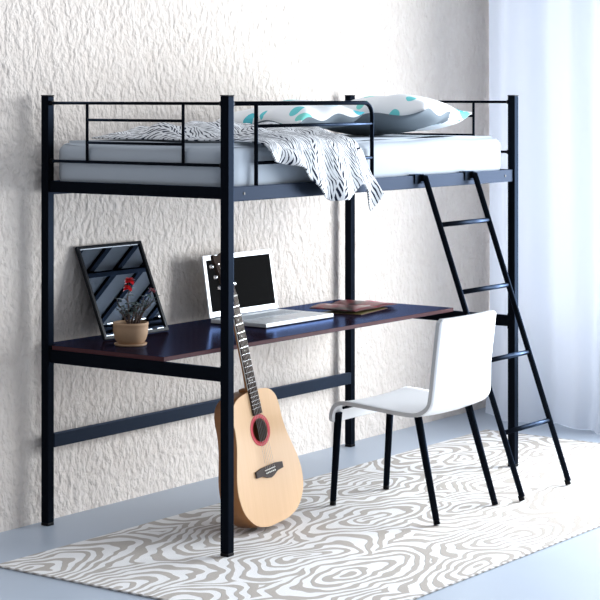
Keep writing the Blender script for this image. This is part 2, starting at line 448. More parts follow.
# front guard
gr = .0085; GX = .963; GZ = 1.688
pts = [(PW, 0, GZ)]
for k in range(9):
    a = R(90 - k * 90 / 8); pts.append((GX - .055 + .055 * math.cos(a), 0, GZ - .055 + .055 * math.sin(a)))
pts.append((GX, 0, ZT - .001))
bm = bmesh.new(); tube(bm, pts, gr, seg=16); g = obj('front_guard', bm, M['metal'], bed, label='curved tubular front guard rail')
bm = bmesh.new(); tube(bm, [(.177, 0, ZT - .001), (.177, 0, GZ)], gr * .95); obj('upright', bm, M['metal'], g)
for z in (1.602, 1.462):
    bm = bmesh.new(); tube(bm, [(.177, 0, z), (GX, 0, z)], gr * .8); obj('crossbar', bm, M['metal'], g)
bm = bmesh.new(); tube(bm, [(PW, 0, GZ), (PW + .013, 0, GZ)], .012); obj('socket', bm, M['cap'], g)
# slats
for i in range(11):
    x = .12 + i * (BX - .24) / 10
    bm = bmesh.new(); box(bm, x - .02, x + .02, .012, BY - .012, ZB + .0200, ZB + .034, bev=.002); obj('slat', bm, M['metal'], bed)
bm = bmesh.new(); box(bm, .012, BX - .012, BY / 2 - .017, BY / 2 + .017, ZB + .0102, ZB + .0198, bev=.002); obj('centre_beam', bm, M['metal'], bed)

bed.location.x += .007; WL[bed.name] = bed.location.copy()
# ---------------------------------------------------------------- worktop
bm = bmesh.new(); box(bm, -.006, BX - .022, .302, .955, DZ - DT, DZ, bev=.0012)
bm.faces.ensure_lookup_table()
for f in bm.faces:
    f.normal_update()
    if abs(f.normal.z) < .5: f.material_index = 1
# notches are not needed: the board runs in front of the rear posts
o = obj('worktop', bm, [M['desk'], M['desk_edge']]); tag(o, 'dark mahogany desk board with glossy top under the raised bed', 'desk')
me = o.data
# cut around the rear posts by rebuilding as an outline
bm = bmesh.new()
out = [(.0, .302), (2.104, .302), (2.104, .884), (2.08, .884), (2.08, .95), (.036, .95), (.036, .884), (.0, .884)]
extrude_outline(bm, out, DZ - DT, DZ, 0, 1)
bmesh.ops.bevel(bm, geom=[e for e in bm.edges], offset=.0012, segments=1, affect='EDGES')
bmesh.ops.recalc_face_normals(bm, faces=bm.faces)
c = WL['worktop']; bmesh.ops.translate(bm, verts=bm.verts, vec=-c); bm.to_mesh(me); bm.free()

# ---------------------------------------------------------------- mattress
def rounded_pad(x0, x1, y0, y1, z0, z1, r, crown=.012, nx=60, ny=30, rc=.06):
    """soft box: top and bottom shells with rounded edges"""
    bm = bmesh.new(); tmp = bm
    cx, cy = (x0 + x1) / 2, (y0 + y1) / 2; hx, hy = (x1 - x0) / 2, (y1 - y0) / 2
    def ring(inset, z):
        pts = []
        hx2, hy2 = hx - inset, hy - inset; rr = max(.004, rc - inset * .6)
        for qx, qy, a0 in ((1, 1, 0), (-1, 1, 90), (-1, -1, 180), (1, -1, 270)):
            for k in range(9):
                a = R(a0 + k * 90 / 8)
                pts.append((cx + qx * (hx2 - rr) + rr * math.cos(a), cy + qy * (hy2 - rr) + rr * math.sin(a), z))
        # densify long edges
        out = []
        n = len(pts)
        for i in range(n):
            p, q = V(pts[i]), V(pts[(i + 1) % n]); d = (q - p).length; m = max(1, int(d / .05)) if d > .2 else 1
            for j in range(m): out.append(p.lerp(q, j / m))
        return out
    rings = []
    for k in range(7):
        a = R(90 * k / 6); rings.append(ring(r - r * math.sin(a), z0 + r - r * math.cos(a)))
    for k in range(7):
        a = R(90 * k / 6); rings.append(ring(r - r * math.cos(a), z1 - r + r * math.sin(a)))
    base = len(rings[0])
    vr = []
    for rg in rings:
        # resample every ring to the same count
        if len(rg) != base:
            L = [0]
            for i in range(len(rg)): L.append(L[-1] + (rg[(i + 1) % len(rg)] - rg[i]).length)
            new = []
            for i in range(base):
                t = L[-1] * i / base; j = max(k for k in range(len(L)) if L[k] <= t); j = min(j, len(rg) - 1)
                seg = L[j + 1] - L[j]; new.append(rg[j].lerp(rg[(j + 1) % len(rg)], (t - L[j]) / seg if seg else 0))
            rg = new
        vr.append([bm.verts.new(p) for p in rg])
    for A, B in zip(vr, vr[1:]):
        for k in range(base):
            f = bm.faces.new((A[k], A[(k + 1) % base], B[(k + 1) % base], B[k])); f.smooth = True
    bm.faces.new(vr[0][::-1]); t = bm.faces.new(vr[-1]); t.smooth = True
    res = bmesh.ops.inset_individual(bm, faces=[t], thickness=.12, depth=0)
    for v in t.verts: v.co.z += crown
    return bm
MT = 1.524
bm = rounded_pad(.016, BX - .03, .018, BY - .02, ZB + .035, MT, .035, crown=.010)
for v in bm.verts:   # gentle sag and unevenness of a made-up foam mattress
    if v.co.z > 1.42: v.co.z += .004 * math.sin(v.co.x * 5.1) + .003 * math.sin(v.co.x * 13 + v.co.y * 9)
tag(obj('mattress', bm, M['sheet']), 'pale blue-grey sheeted mattress lying on the raised black frame', 'mattress')

# ---------------------------------------------------------------- blanket
def blanket():
    bm = bmesh.new(); uvl = bm.loops.layers.uv.new('UVMap')
    NU, NT = 110, 90
    low = [(.10, 1.50), (.16, 1.476), (.30, 1.455), (.40, 1.437), (.46, 1.385), (.53, 1.327), (.61, 1.300), (.69, 1.302), (.74, 1.325), (.785, 1.365), (.84, 1.300), (.895, 1.243), (.925, 1.275), (.975, 1.338)]
    def zlow(x):
        for (a, b), (c, d) in zip(low, low[1:]):
            if a <= x <= c: return b + (d - b) * (x - a) / (c - a)
        return low[0][1] if x < low[0][0] else low[-1][1]
    def ztop(x, y, ue=1):
        e = .020 + .010 * math.sin(x * 17 + y * 9) + .008 * math.sin(x * 31 - y * 23) + .010 * math.sin(y * 15 + 2 * math.sin(x * 6))
        e += .028 * math.exp(-((y - .42 - .12 * math.sin(x * 5)) / .09) ** 2) * (1 if x > .1 else .5) + .012 * math.exp(-((x - .34) / .07) ** 2)
        k = min(1, max(0, (y - .02) / .10))
        k *= min(1, max(0, ue) / .14) ** .7 * min(1, max(0, .83 - y) / .10 + .15)
        return MT + .019 + max(.0, e) * k + .004 * k
    grid = []; uvs = []
    for i in range(NU + 1):
        u = i / NU
        row = []; uvr = []
        xf = .09 + .72 * u                     # x where it crosses the side
        xb = .16 + .78 * u                    # x at the far end
        xl = .215 + .740 * u
        xo = .212 + .60 * u                    # x where it passes over the lower guard bar, right of the upright                    # x at the hem
        zl = zlow(xl)
        top_len = .80; pathlen = 0; last = None
        for j in range(NT + 1):
            t = j / NT
            if t < .55:
                s = t / .55; y = .83 + (.075 - .83) * s; x = xb + (xf - xb) * s ** 1.3
                x += .015 * math.sin(y * 16 + u * 7)
                z = ztop(x, y, u)
                p = V((x, y, z))
            elif t < .68:
                s = (t - .55) / .13; a = s * math.pi / 2
                x = xf + (xo - xf) * min(1, s * 2.4); z0 = ztop(xf, .075, u)
                # passes over the lower guard bar, then turns down outside it
                p = V((x, .075 - .112 * math.sin(a) , z0 - (z0 - 1.508) * (1 - math.cos(a)) ** 1.0))
            else:
                s = (t - .68) / .32
                zz = 1.508 + (min(zl, 1.506) - 1.508) * s
                x = xo + (xl - xo) * (s ** .8)
                amp = .4 + .6 * s
                y = -.037 - .017 * amp * (1 + math.sin(x * 42 - s * 1.2)) * .7 - .012 * s * (1 + math.sin(x * 19))
                if zz < 1.385: y -= .006
                p = V((x, y, zz))
            if last is not None: pathlen += (p - last).length
            last = p
            row.append(bm.verts.new(p)); uvr.append((u * .95 + .25 * (t - .5) * t, pathlen))
        grid.append(row); uvs.append(uvr)
    for i in range(NU):
        for j in range(NT):
            f = bm.faces.new((grid[i][j], grid[i + 1][j], grid[i + 1][j + 1], grid[i][j + 1])); f.smooth = True
            for lp, (a, b) in zip(f.loops, ((i, j), (i + 1, j), (i + 1, j + 1), (i, j + 1))): lp[uvl].uv = uvs[a][b]
    return bm
o = obj('blanket', blanket(), M['blanket']); tag(o, 'rumpled white blanket with dark feather strokes draped over the front bed rail', 'blanket')
md = o.modifiers.new('thickness', 'SOLIDIFY'); md.thickness = .007; md.offset = 1
md = o.modifiers.new('smooth', 'SUBSURF'); md.levels = 1; md.render_levels = 1

# ---------------------------------------------------------------- pillows
def pillow(name, cx, cy, cz, lx, ly, h, rot, label, tilt=(0, 0), seed=1, hb=.5, greyto=1.):
    bm = bmesh.new(); N = 44
    rnd = random.Random(seed); ph = [rnd.uniform(0, 6) for _ in range(8)]
    def P(i, j, side):
        u = -1 + 2 * i / N; v = -1 + 2 * j / N
        # pinched outline, pointed corners
        x = u * lx / 2 * (1 - .10 * (1 - v * v) * abs(u) ** 3 * -0 - .07 * (1 - abs(v) ** 2) * abs(u))
        y = v * ly / 2 * (1 - .07 * (1 - abs(u) ** 2) * abs(v))
        e = max(0, (1 - abs(u) ** 2.6)) ** .55 * max(0, (1 - abs(v) ** 2.6)) ** .55
        w = .10 * math.sin(u * 5 + ph[0] + v * 2) * math.sin(v * 4 + ph[1]) + .06 * math.sin(u * 11 + ph[2]) * (abs(v) ** 2) + .06 * math.sin(v * 12 + ph[3]) * abs(u) ** 2
        z = (h * (1 - hb) if side > 0 else -h * hb) * e * (1 + w)
        z += .012 * math.sin(u * 7 + ph[4]) * abs(v) ** 3 + .012 * math.sin(v * 6 + ph[5]) * abs(u) ** 3
        return V((x, y, z))
    for side in (1, -1):
        g = [[bm.verts.new(P(i, j, side)) for j in range(N + 1)] for i in range(N + 1)]
        for i in range(N):
            for j in range(N):
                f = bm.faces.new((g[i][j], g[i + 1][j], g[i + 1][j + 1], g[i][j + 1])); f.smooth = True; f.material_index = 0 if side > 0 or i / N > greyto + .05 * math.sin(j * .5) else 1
    bmesh.ops.remove_doubles(bm, verts=bm.verts, dist=.0004)
    bmesh.ops.recalc_face_normals(bm, faces=bm.faces)
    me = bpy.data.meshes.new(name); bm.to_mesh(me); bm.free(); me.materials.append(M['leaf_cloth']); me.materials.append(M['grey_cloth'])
    o = bpy.data.objects.new(name, me); COL.objects.link(o); o.location = (cx, cy, cz); o.rotation_euler = (R(tilt[0]), R(tilt[1]), R(rot))
    tag(o, label, 'pillow', 'pillows on the loft bed')
    return o
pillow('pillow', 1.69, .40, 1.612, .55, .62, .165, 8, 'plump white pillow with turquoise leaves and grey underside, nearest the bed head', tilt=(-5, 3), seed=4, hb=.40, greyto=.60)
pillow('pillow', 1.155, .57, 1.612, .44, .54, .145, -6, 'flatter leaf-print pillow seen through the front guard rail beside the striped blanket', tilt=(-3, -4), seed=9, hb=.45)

# ---------------------------------------------------------------- ladder
LT, LB = V((1.33, -.030, 1.373)), V((1.49, -.412, RT))
lad = thing('ladder', 'black tubular ladder with four rungs hooked on the front bed rail', 'ladder', (1.69, -.41, 0))
for dx in (0, .41):
    d = V((dx, 0, 0)); dirv = (LB - LT).normalized()
    bm = bmesh.new(); tube(bm, [LT + d, LB + d + V((0, 0, .020)) - V((0, 0, .0))], .0125, seg=16); r = obj('side_tube', bm, M['metal'], lad)
    bm = bmesh.new(); e = LB + d
    tube(bm, [e + V((0, 0, .0045)) - dirv * .022, e + V((0, 0, .0045))], .0127, seg=16)
    for v in bm.verts: v.co.z = max(v.co.z, RT)
    obj('foot_cap', bm, M['cap'], r)
    # flat hook: strap up the face of the rail, over its top edge and down inside
    bm = bmesh.new(); x = LT.x + dx
    box(bm, x - .055, x + .014, -.0165, -.0125, ZT - .035, ZT + .005); box(bm, x - .055, x + .014, -.0125, .016, ZT + .001, ZT + .005)
    box(bm, x - .055, x + .014, .0125, .016, ZT - .02, ZT + .001); box(bm, x - .010, x + .010, -.032, -.0125, ZT - .025, ZT + .003)
    obj('hook', bm, M['metal'], r)
for t in (.151, .360, .575, .793):
    p = LT.lerp(LB, t); bm = bmesh.new(); tube(bm, [p, p + V((.41, 0, 0))], .0105, seg=14); obj('rung', bm, M['metal'], lad)

# ---------------------------------------------------------------- chair
ch = thing('desk_chair', 'white moulded shell chair on four slim black legs facing the desk', 'chair', (1.15, -.09, 0))
prof = catmull([(.184, .358), (.182, .395), (.166, .430), (.130, .450), (.07, .451), (-.06, .442), (-.19, .434), (-.25, .440), (-.292, .470), (-.304, .52), (-.316, .62), (-.329, .73), (-.341, .822)], per=5, closed=False)
def shell():
    bm = bmesh.new(); n = len(prof); NX = 16; th = .016
    up = []; lowr = []
    L = [0]
    for a, b in zip(prof, prof[1:]): L.append(L[-1] + math.dist(a, b))
    for i, (y, z) in enumerate(prof):
        a, b = prof[max(i - 1, 0)], prof[min(i + 1, n - 1)]
        ty, tz = b[0] - a[0], b[1] - a[1]; l = math.hypot(ty, tz); ny, nz = -tz / l, ty / l     # normal
        if nz < 0 and y > -.2: pass
        s = L[i] / L[-1]
        # width: seat widest, back narrows a little, rounded top corners
        xl = .922 + .004 * s; xr = 1.425 - .051 * min(1, max(0, (s - .45) / .3))
        e0 = min(1, L[i] / .02); e1 = min(1, (L[-1] - L[i]) / .022)
        rin = .022 * (1 - math.sqrt(max(0, 1 - (1 - e0) ** 2))) + .022 * (1 - math.sqrt(max(0, 1 - (1 - e1) ** 2)))
        ru, rl = [], []
        for k in range(NX + 1):
            u = k / NX; x = xl + rin + (xr - xl - 2 * rin) * u
            dish = .010 * (1 - (2 * u - 1) ** 2) * min(1, L[i] / .1)
            sy, sz = y, z
            # dish towards the outside (down for the seat, back for the backrest)
            oy, oz = ny, nz
            if (oz < 0): oy, oz = -oy, -oz
            if abs(oz) < .5: oy = -abs(oy) * -1
            sgn = -1
            bu = V((x, sy + dish * ny * 0, sz)); 
            bu = V((x, sy - DN(i)[0] * dish, sz - DN(i)[1] * dish))
            ru.append(bm.verts.new(bu)); rl.append(bm.verts.new(bu - V((0, DN(i)[0] * th, DN(i)[1] * th))))
        up.append(ru); lowr.append(rl)
    def quad(a, b, c, d, mi): f = bm.faces.new((a, b, c, d)); f.smooth = mi == 0; f.material_index = mi
    for i in range(n - 1):
        for k in range(NX):
            quad(up[i][k], up[i][k + 1], up[i + 1][k + 1], up[i + 1][k], 0); quad(lowr[i][k], lowr[i + 1][k], lowr[i + 1][k + 1], lowr[i][k + 1], 0)
        for k in (0, NX): quad(up[i][k], up[i + 1][k], lowr[i + 1][k], lowr[i][k], 1)
    for i in (0, n - 1):
        for k in range(NX): quad(up[i][k], up[i][k + 1], lowr[i][k + 1], lowr[i][k], 1)
    return bm
def DN(i):
    """unit normal of the profile on the sitting side (up / forward)"""
    n = len(prof); a, b = prof[max(i - 1, 0)], prof[min(i + 1, n - 1)]
    ty, tz = b[0] - a[0], b[1] - a[1]; l = math.hypot(ty, tz)
    return (tz / l, -ty / l)
obj('seat_shell', shell(), [M['chair'], M['chair_edge']], ch)
legs = [((.956, .187), (.958, .160, .398)), ((1.357, .187), (1.352, .160, .398)), ((.897, -.361), (.955, -.235, .418)), ((1.355, -.36), (1.345, -.235, .418))]
for (fx, fy), top in legs:
    f = V((fx, fy, RT + .006)); t = V(top); bm = bmesh.new(); tube(bm, [t, f], [.0165, .013], seg=16); l = obj('leg', bm, M['metal'], ch)
    bm = bmesh.new(); dv = (f - t).normalized(); tube(bm, [f - dv * .014, f + V((0, 0, -.0035))], .0132, seg=16)
    for v in bm.verts: v.co.z = max(v.co.z, RT)
    obj('foot_cap', bm, M['cap'], l)
bm = bmesh.new(); tube(bm, [(.962, .138, .418), (1.352, .138, .418)], .006)
obj('under_frame', bm, M['metal'], ch)

# ---------------------------------------------------------------- guitar
gt = thing('acoustic_guitar', 'acoustic guitar with pale top and red rosette leaning on the desk edge', 'guitar', (.485, .16, RT))
lean = R(-10.5); roll = R(-5.8)
GM = Matrix.Translation((.490, .118, RT + .0232)) @ Matrix.Rotation(lean, 4, 'X') @ Matrix.Rotation(roll, 4, 'Y')
# guitar space: x across, z along the neck, -y out of the face (face plane y=0)
ZS = .962
half = [(0, 0), (.07, .003), (.135, .026), (.186, .082), (.204, .150), (.199, .215), (.178, .285), (.158, .350), (.149, .410), (.148, .455), (.137, .502), (.103, .535), (.05, .548), (0, .550)]
half = [(x * 1.035, z * ZS) for x, z in half]
outl = half + [(-x, z) for x, z in half[-2:0:-1]]
OUT = catmull(outl, per=4)
DEP = .096; HC = (0, .371); HR = .047
def gobj(name, bm, mats, parent, label=None):
    bmesh.ops.transform(bm, matrix=GM, verts=bm.verts); return obj(name, bm, mats, parent, label)
bm = bmesh.new(); n = len(OUT)
front = [bm.verts.new((x, 0, z)) for x, z in OUT]
edge = [bm.verts.new((x * 1.0, .003, z)) for x, z in OUT]
def depth(z): return DEP - .002 * z / .55
back = [bm.verts.new((x, depth(z), z)) for x, z in OUT]
hole = []
for x, z in OUT:
    a = math.atan2(z - HC[1], x - HC[0]); hole.append(bm.verts.new((HC[0] + HR * math.cos(a), 0, HC[1] + HR * math.sin(a))))
holeb = [bm.verts.new((v.co.x, .003, v.co.z)) for v in hole]
for i in range(n):
    j = (i + 1) % n
    bm.faces.new((front[i], front[j], hole[j], hole[i])).material_index = 0
    bm.faces.new((hole[i], hole[j], holeb[j], holeb[i])).material_index = 0
    f = bm.faces.new((front[i], edge[i], edge[j], front[j])); f.material_index = 0
    f = bm.faces.new((edge[i], back[i], back[j], edge[j])); f.material_index = 1; f.smooth = True
bm.faces.new(back).material_index = 1
body = gobj('body', bm, [M['spruce'], M['side_wood']], gt)
# rosette: two flat rings
def ring(bm, r0, r1, y, mi=0, seg=56):
    A = [bm.verts.new((HC[0] + r0 * math.cos(k * 2 * math.pi / seg), y, HC[1] + r0 * math.sin(k * 2 * math.pi / seg))) for k in range(seg)]
    B = [bm.verts.new((HC[0] + r1 * math.cos(k * 2 * math.pi / seg), y, HC[1] + r1 * math.sin(k * 2 * math.pi / seg))) for k in range(seg)]
    for k in range(seg): bm.faces.new((A[k], A[(k + 1) % seg], B[(k + 1) % seg], B[k])).material_index = mi
bm = bmesh.new(); ring(bm, HR - .0005, .053, -.0009, 0); ring(bm, .053, .0605, -.0009, 1); ring(bm, .0605, .063, -.0009, 0)
gobj('rosette', bm, [M['rosette'], M['rosette2']], body, 'red and pink ring around the sound hole')
# bridge: pointed lower edge
bm = bmesh.new()
bp = [(-.088, .222), (-.088, .198), (-.05, .196), (-.018, .183), (0, .179), (.018, .183), (.05, .196), (.088, .198), (.088, .222), (.05, .228), (-.05, .228)]
a = [bm.verts.new((x, 0, z)) for x, z in bp]; b = [bm.verts.new((x, -.008, z)) for x, z in bp]
bm.faces.new(a); bm.faces.new(b[::-1])
for i in range(len(bp)): bm.faces.new((a[i], a[(i + 1) % len(bp)], b[(i + 1) % len(bp)], b[i]))
br = gobj('bridge', bm, M['bridge'], gt, 'dark grey-brown bridge with pointed lower edge')
bm = bmesh.new(); box(bm, -.034, .034, -.0105, -.007, .213, .216); gobj('saddle', bm, M['ivory'], br)
for k in range(6):
    x = -.028 + k * .0112; bm = bmesh.new(); tube(bm, [(x, -.007, .203), (x, -.012, .203)], .003, seg=8)
    gobj('bridge_pin', bm, M['ivory'], br)
# neck and fretboard
NZ0, NZ1 = .434, .908
bm = bmesh.new(); rows = []
for z, w, d in ((.524, .028, .03), (.545, .027, .024), (.60, .0265, .019), (.75, .0245, .018), (NZ1, .022, .017)):
    r_ = []
    for k in range(9):
        a = math.pi * k / 8; r_.append(bm.verts.new((w * math.cos(a), .001 + d * math.sin(a), z)))
    rows.append(r_)
for A, B in zip(rows, rows[1:]):
    for k in range(8): f = bm.faces.new((A[k], A[k + 1], B[k + 1], B[k])); f.smooth = True
    bm.faces.new((A[8], A[0], B[0], B[8]))
bm.faces.new(rows[0]); bm.faces.new(rows[-1][::-1])
# heel
neck = gobj('neck', bm, M['side_wood'], gt)
bm = bmesh.new()
v0 = [bm.verts.new(p) for p in ((-.028, 0, NZ0), (.028, 0, NZ0), (.0225, 0, NZ1), (-.0225, 0, NZ1))]; v1 = [bm.verts.new((v.co.x, -.0065, v.co.z)) for v in v0]
bm.faces.new(v0); bm.faces.new(v1[::-1])
for i in range(4): bm.faces.new((v0[i], v0[(i + 1) % 4], v1[(i + 1) % 4], v1[i]))
fb = gobj('fretboard', bm, M['rosewood'], neck, 'dark fretboard')
scale_len = NZ1 - .2145
for k in range(1, 19):
    z = NZ1 - scale_len * (1 - 2 ** (-k / 12))
    if z < NZ0 + .003: break
    w = .0225 + (.028 - .0225) * (NZ1 - z) / (NZ1 - NZ0)
    bm = bmesh.new(); box(bm, -w, w, -.0078, -.0062, z - .0009, z + .0009); gobj('fret', bm, M['chrome'], neck)
for k in (3, 5, 7, 9, 12):
    z = NZ1 - scale_len * (1 - 2 ** (-(k - .5) / 12))
    for x in ((-.008, .008) if k == 12 else (0,)):
        bm = bmesh.new(); tube(bm, [(x, -.0062, z), (x, -.0069, z)], .0032, seg=12); gobj('inlay_dot', bm, M['ivory'], neck)
# binding along both sides of the fretboard
for s in (-1, 1):
    bm = bmesh.new(); tube(bm, [(s * .0283, -.003, NZ0 + .1), (s * .0228, -.003, NZ1)], .0016, seg=6)
    gobj('neck_binding', bm, M['ivory'], neck)
bm = bmesh.new(); box(bm, -.0222, .0222, -.0098, .001, NZ1, NZ1 + .005); gobj('nut', bm, M['ivory'], neck)
# headstock tilts back
HM = Matrix.Translation((0, .002, NZ1 + .004)) @ Matrix.Rotation(R(-12), 4, 'X')
hp = [(-.022, 0), (-.030, .03), (-.032, .15), (-.026, .178), (-.010, .172), (0, .168), (.010, .172), (.026, .178), (.032, .15), (.030, .03), (.022, 0)]
bm = bmesh.new(); a = [bm.verts.new((x, -.006, z)) for x, z in hp]; b = [bm.verts.new((x, .009, z)) for x, z in hp]
bm.faces.new(a); bm.faces.new(b[::-1])
for i in range(len(hp)): bm.faces.new((a[i], a[(i + 1) % len(hp)], b[(i + 1) % len(hp)], b[i]))
bmesh.ops.transform(bm, matrix=HM, verts=bm.verts); hs = gobj('headstock', bm, M['rosewood'], gt)
for s in (-1, 1):
    for z in (.045, .090, .135):
        bm = bmesh.new(); tube(bm, [(s * .030, .004, z), (s * .042, .004, z)], .0025, seg=8)
        tube(bm, [(s * .040, .004, z), (s * .043, .004, z), (s * .050, .004, z), (s * .053, .004, z)], [.004, .008, .009, .005], seg=12)
        tube(bm, [(s * .022, -.006, z), (s * .022, -.016, z)], .0035, seg=10)
        bmesh.ops.transform(bm, matrix=HM, verts=bm.verts); gobj('tuning_peg', bm, M['chrome'], hs)
for k in range(6):
    bm = bmesh.new(); x0 = -.028 + k * .0112; x1 = -.0175 + k * .007
    s = -1 if k < 3 else 1; zz = (.045, .090, .135)[k if k < 3 else 5 - k]
    pe = HM @ V((s * .022, -.0125, zz))
    tube(bm, [(x0, -.0065, .205), (x0, -.0112, .2145), (x1, -.0108, NZ1 + .002), pe], .0006, seg=5); gobj('string', bm, M['string'], gt)
# end pin strip heel block joining neck to body
bm = bmesh.new(); box(bm, -.016, .016, .002, .055, .529, .543, bev=.005); gobj('heel', bm, M['side_wood'], neck)

# ---------------------------------------------------------------- laptop
LX0, LX1, LY0, LY1 = .937, 1.438, .522, .825
lp = thing('laptop', 'open silver-white laptop with a black screen on the mahogany desk', 'laptop', ((LX0 + LX1) / 2, (LY0 + LY1) / 2, DZ))
BT = .017
bm = bmesh.new(); box(bm, LX0, LX1, LY0, LY1, DZ + .003, DZ + .003 + BT, bev=.003); base = obj('base', bm, M['alu'], lp)
kz = DZ + .003 + BT
bm = bmesh.new(); box(bm, LX0 + .035, LX1 - .035, LY0 + .145, LY1 - .045, kz - .001, kz + .0004); kb = obj('keyboard', bm, M['keybed'], base)
KW = (LX1 - LX0 - .08) / 14; KD = (LY1 - .05 - (LY0 + .15)) / 5
for r_ in range(5):
    bm = bmesh.new(); x = LX0 + .04; y = LY0 + .15 + r_ * KD
    widths = ([1] * 14) if r_ else [1.3, 1, 1, 1.2, 4.6, 1.2, 1, 1, 1.7]
    off = 0
    for wk in widths:
        ww = wk * KW * (14 / sum(widths))
        box(bm, x + .0012, x + ww - .0012, y + .0012, y + KD - .0012, kz + .0004, kz + .0022); x += ww
    obj('key_row', bm, M['key'], base)
bm = bmesh.new(); cx = (LX0 + LX1) / 2; box(bm, cx - .06, cx + .06, LY0 + .02, LY0 + .115, kz - .0005, kz + .0006); obj('trackpad', bm, M['trackpad'], base)
for x in (LX0 + .03, LX1 - .03):
    for y in (LY0 + .03, LY1 - .03):
        bm = bmesh.new(); tube(bm, [(x, y, DZ), (x, y, DZ + .004)], .007); obj('rubber_foot', bm, M['plastic'], base)
bm = bmesh.new(); tube(bm, [(LX0 + .03, LY1 + .002, kz), (LX1 - .03, LY1 + .002, kz)], .0055); obj('hinge', bm, M['keybed'], lp)
SM = Matrix.Translation((0, LY1 + .004, kz + .002)) @ Matrix.Rotation(R(-9), 4, 'X')
SH = .275
bm = bmesh.new(); box(bm, LX0, LX1, 0, .007, 0, SH, bev=.0028); bmesh.ops.transform(bm, matrix=SM, verts=bm.verts); lid = obj('lid', bm, M['alu'], lp)
bm = bmesh.new(); box(bm, LX0 + .020, LX1 - .020, -.0006, .0012, .026, SH - .022); bmesh.ops.transform(bm, matrix=SM, verts=bm.verts); obj('screen', bm, M['screen'], lid, 'glossy black screen')
bm = bmesh.new(); tube(bm, [(cx, .001, SH - .010), (cx, -.0008, SH - .010)], .0042, seg=16); bmesh.ops.transform(bm, matrix=SM, verts=bm.verts); obj('camera', bm, M['plastic'], lid)

# ---------------------------------------------------------------- leaning mirror
MX0, MX1 = .222, .622
MB_, MTp = V((0, .812, DZ + .001)), V((0, .9685, 1.092))
ang = math.atan2(MTp.y - MB_.y, MTp.z - MB_.z); ML = (MTp - MB_).length
MM = Matrix.Translation((0, MB_.y, MB_.z)) @ Matrix.Rotation(-ang, 4, 'X')
mr = thing('mirror', 'small black-framed mirror leaning on the wall behind the potted plant', 'mirror', ((MX0 + MX1) / 2, MB_.y, DZ))
FW = .013
bm = bmesh.new()
o4 = [(MX0, 0), (MX1, 0), (MX1, ML), (MX0, ML)]; i4 = [(MX0 + FW, FW), (MX1 - FW, FW), (MX1 - FW, ML - FW), (MX0 + FW, ML - FW)]
yo = -.016
A = [bm.verts.new((x, yo, z)) for x, z in o4]; B = [bm.verts.new((x, yo, z)) for x, z in i4]; C_ = [bm.verts.new((x, yo + .008, z)) for x, z in i4]; D = [bm.verts.new((x, -.001, z)) for x, z in o4]
for i in range(4):
    j = (i + 1) % 4
    bm.faces.new((A[i], A[j], B[j], B[i])); bm.faces.new((B[i], B[j], C_[j], C_[i])); bm.faces.new((A[i], D[i], D[j], A[j]))
bm.faces.new(D)
bmesh.ops.transform(bm, matrix=MM, verts=bm.verts); obj('frame', bm, M['frame'], mr)
bm = bmesh.new(); box(bm, MX0 + FW - .001, MX1 - FW + .001, yo + .007, yo + .012, FW - .001, ML - FW + .001); bmesh.ops.transform(bm, matrix=MM, verts=bm.verts); obj('glass', bm, M['mirror'], mr, 'dark reflective mirror glass')

# ---------------------------------------------------------------- plant
PX, PY = .196, .640
pp = thing('potted_plant', 'small tan clay pot of thorny dark stems with a red flower', 'plant', (PX, PY, DZ))
bm = bmesh.new(); lathe(bm, [(.046, DZ), (.063, DZ), (.066, DZ + .008), (.063, DZ + .009), (.046, DZ + .005)], PX, PY, cap1=True); obj('saucer', bm, M['terracotta'], pp)
bm = bmesh.new(); lathe(bm, [(.046, DZ + .0055), (.053, DZ + .0095), (.062, DZ + .024), (.068, DZ + .044), (.0705, DZ + .064), (.070, DZ + .080), (.0715, DZ + .082), (.0715, DZ + .091), (.068, DZ + .092), (.065, DZ + .088), (.064, DZ + .076)], PX, PY, cap1=False); obj('pot', bm, M['terracotta'], pp)
bm = bmesh.new(); lathe(bm, [(.0635, DZ + .070), (.063, DZ + .077), (.03, DZ + .080)], PX, PY); obj('soil', bm, M['soil'], pp)
rnd = random.Random(11)
def leaf(bm, p, d, l, w):
    d = d.normalized(); s = d.cross(V((0, 0, 1)));
    if s.length < .05: s = V((1, 0, 0))
    s.normalize(); nrm = s.cross(d)
    pts = []
    for t, ww in ((0, .12), (.25, .8), (.5, 1), (.75, .7), (1, .02)):
        c = p + d * l * t + V((0, 0, -1)) * l * .25 * t * t
        pts.append((bm.verts.new(c - s * w * ww + nrm * w * .3 * ww), bm.verts.new(c), bm.verts.new(c + s * w * ww + nrm * w * .3 * ww)))
    for A, B in zip(pts, pts[1:]):
        for k in (0, 1): f = bm.faces.new((A[k], A[k + 1], B[k + 1], B[k])); f.smooth = True
tips = []
for k in range(14):
    a = rnd.uniform(0, 6.28); r0 = rnd.uniform(0, .035); lean_ = rnd.uniform(.2, .95); hgt = rnd.uniform(.055, .125)
    if k == 0: a, lean_, hgt, r0 = 3.1, .02, .180, .01
    if k == 1: a, lean_, hgt = -.55, .42, .140
    p0 = V((PX + r0 * math.cos(a), PY + r0 * math.sin(a), DZ + .075)); pts = []
    for j in range(7):
        t = j / 6; pts.append(p0 + V((math.cos(a) * lean_ * hgt * t, math.sin(a) * lean_ * hgt * t, hgt * t)) + V((rnd.uniform(-.003, .003), rnd.uniform(-.003, .003), 0)) * (t > 0))
    bm = bmesh.new(); tube(bm, pts, [.0034 - .002 * j / 6 for j in range(7)], seg=7)
    for j in range(1, 6):   # thorns
        for q in range(2):
            b_ = rnd.uniform(0, 6.28); tube(bm, [pts[j], pts[j] + V((math.cos(b_) * .009, math.sin(b_) * .009, .004))], [.0010, .0002], seg=4)
    obj('stem', bm, M['stem'], pp); tips.append((pts, a))
k_ = 0
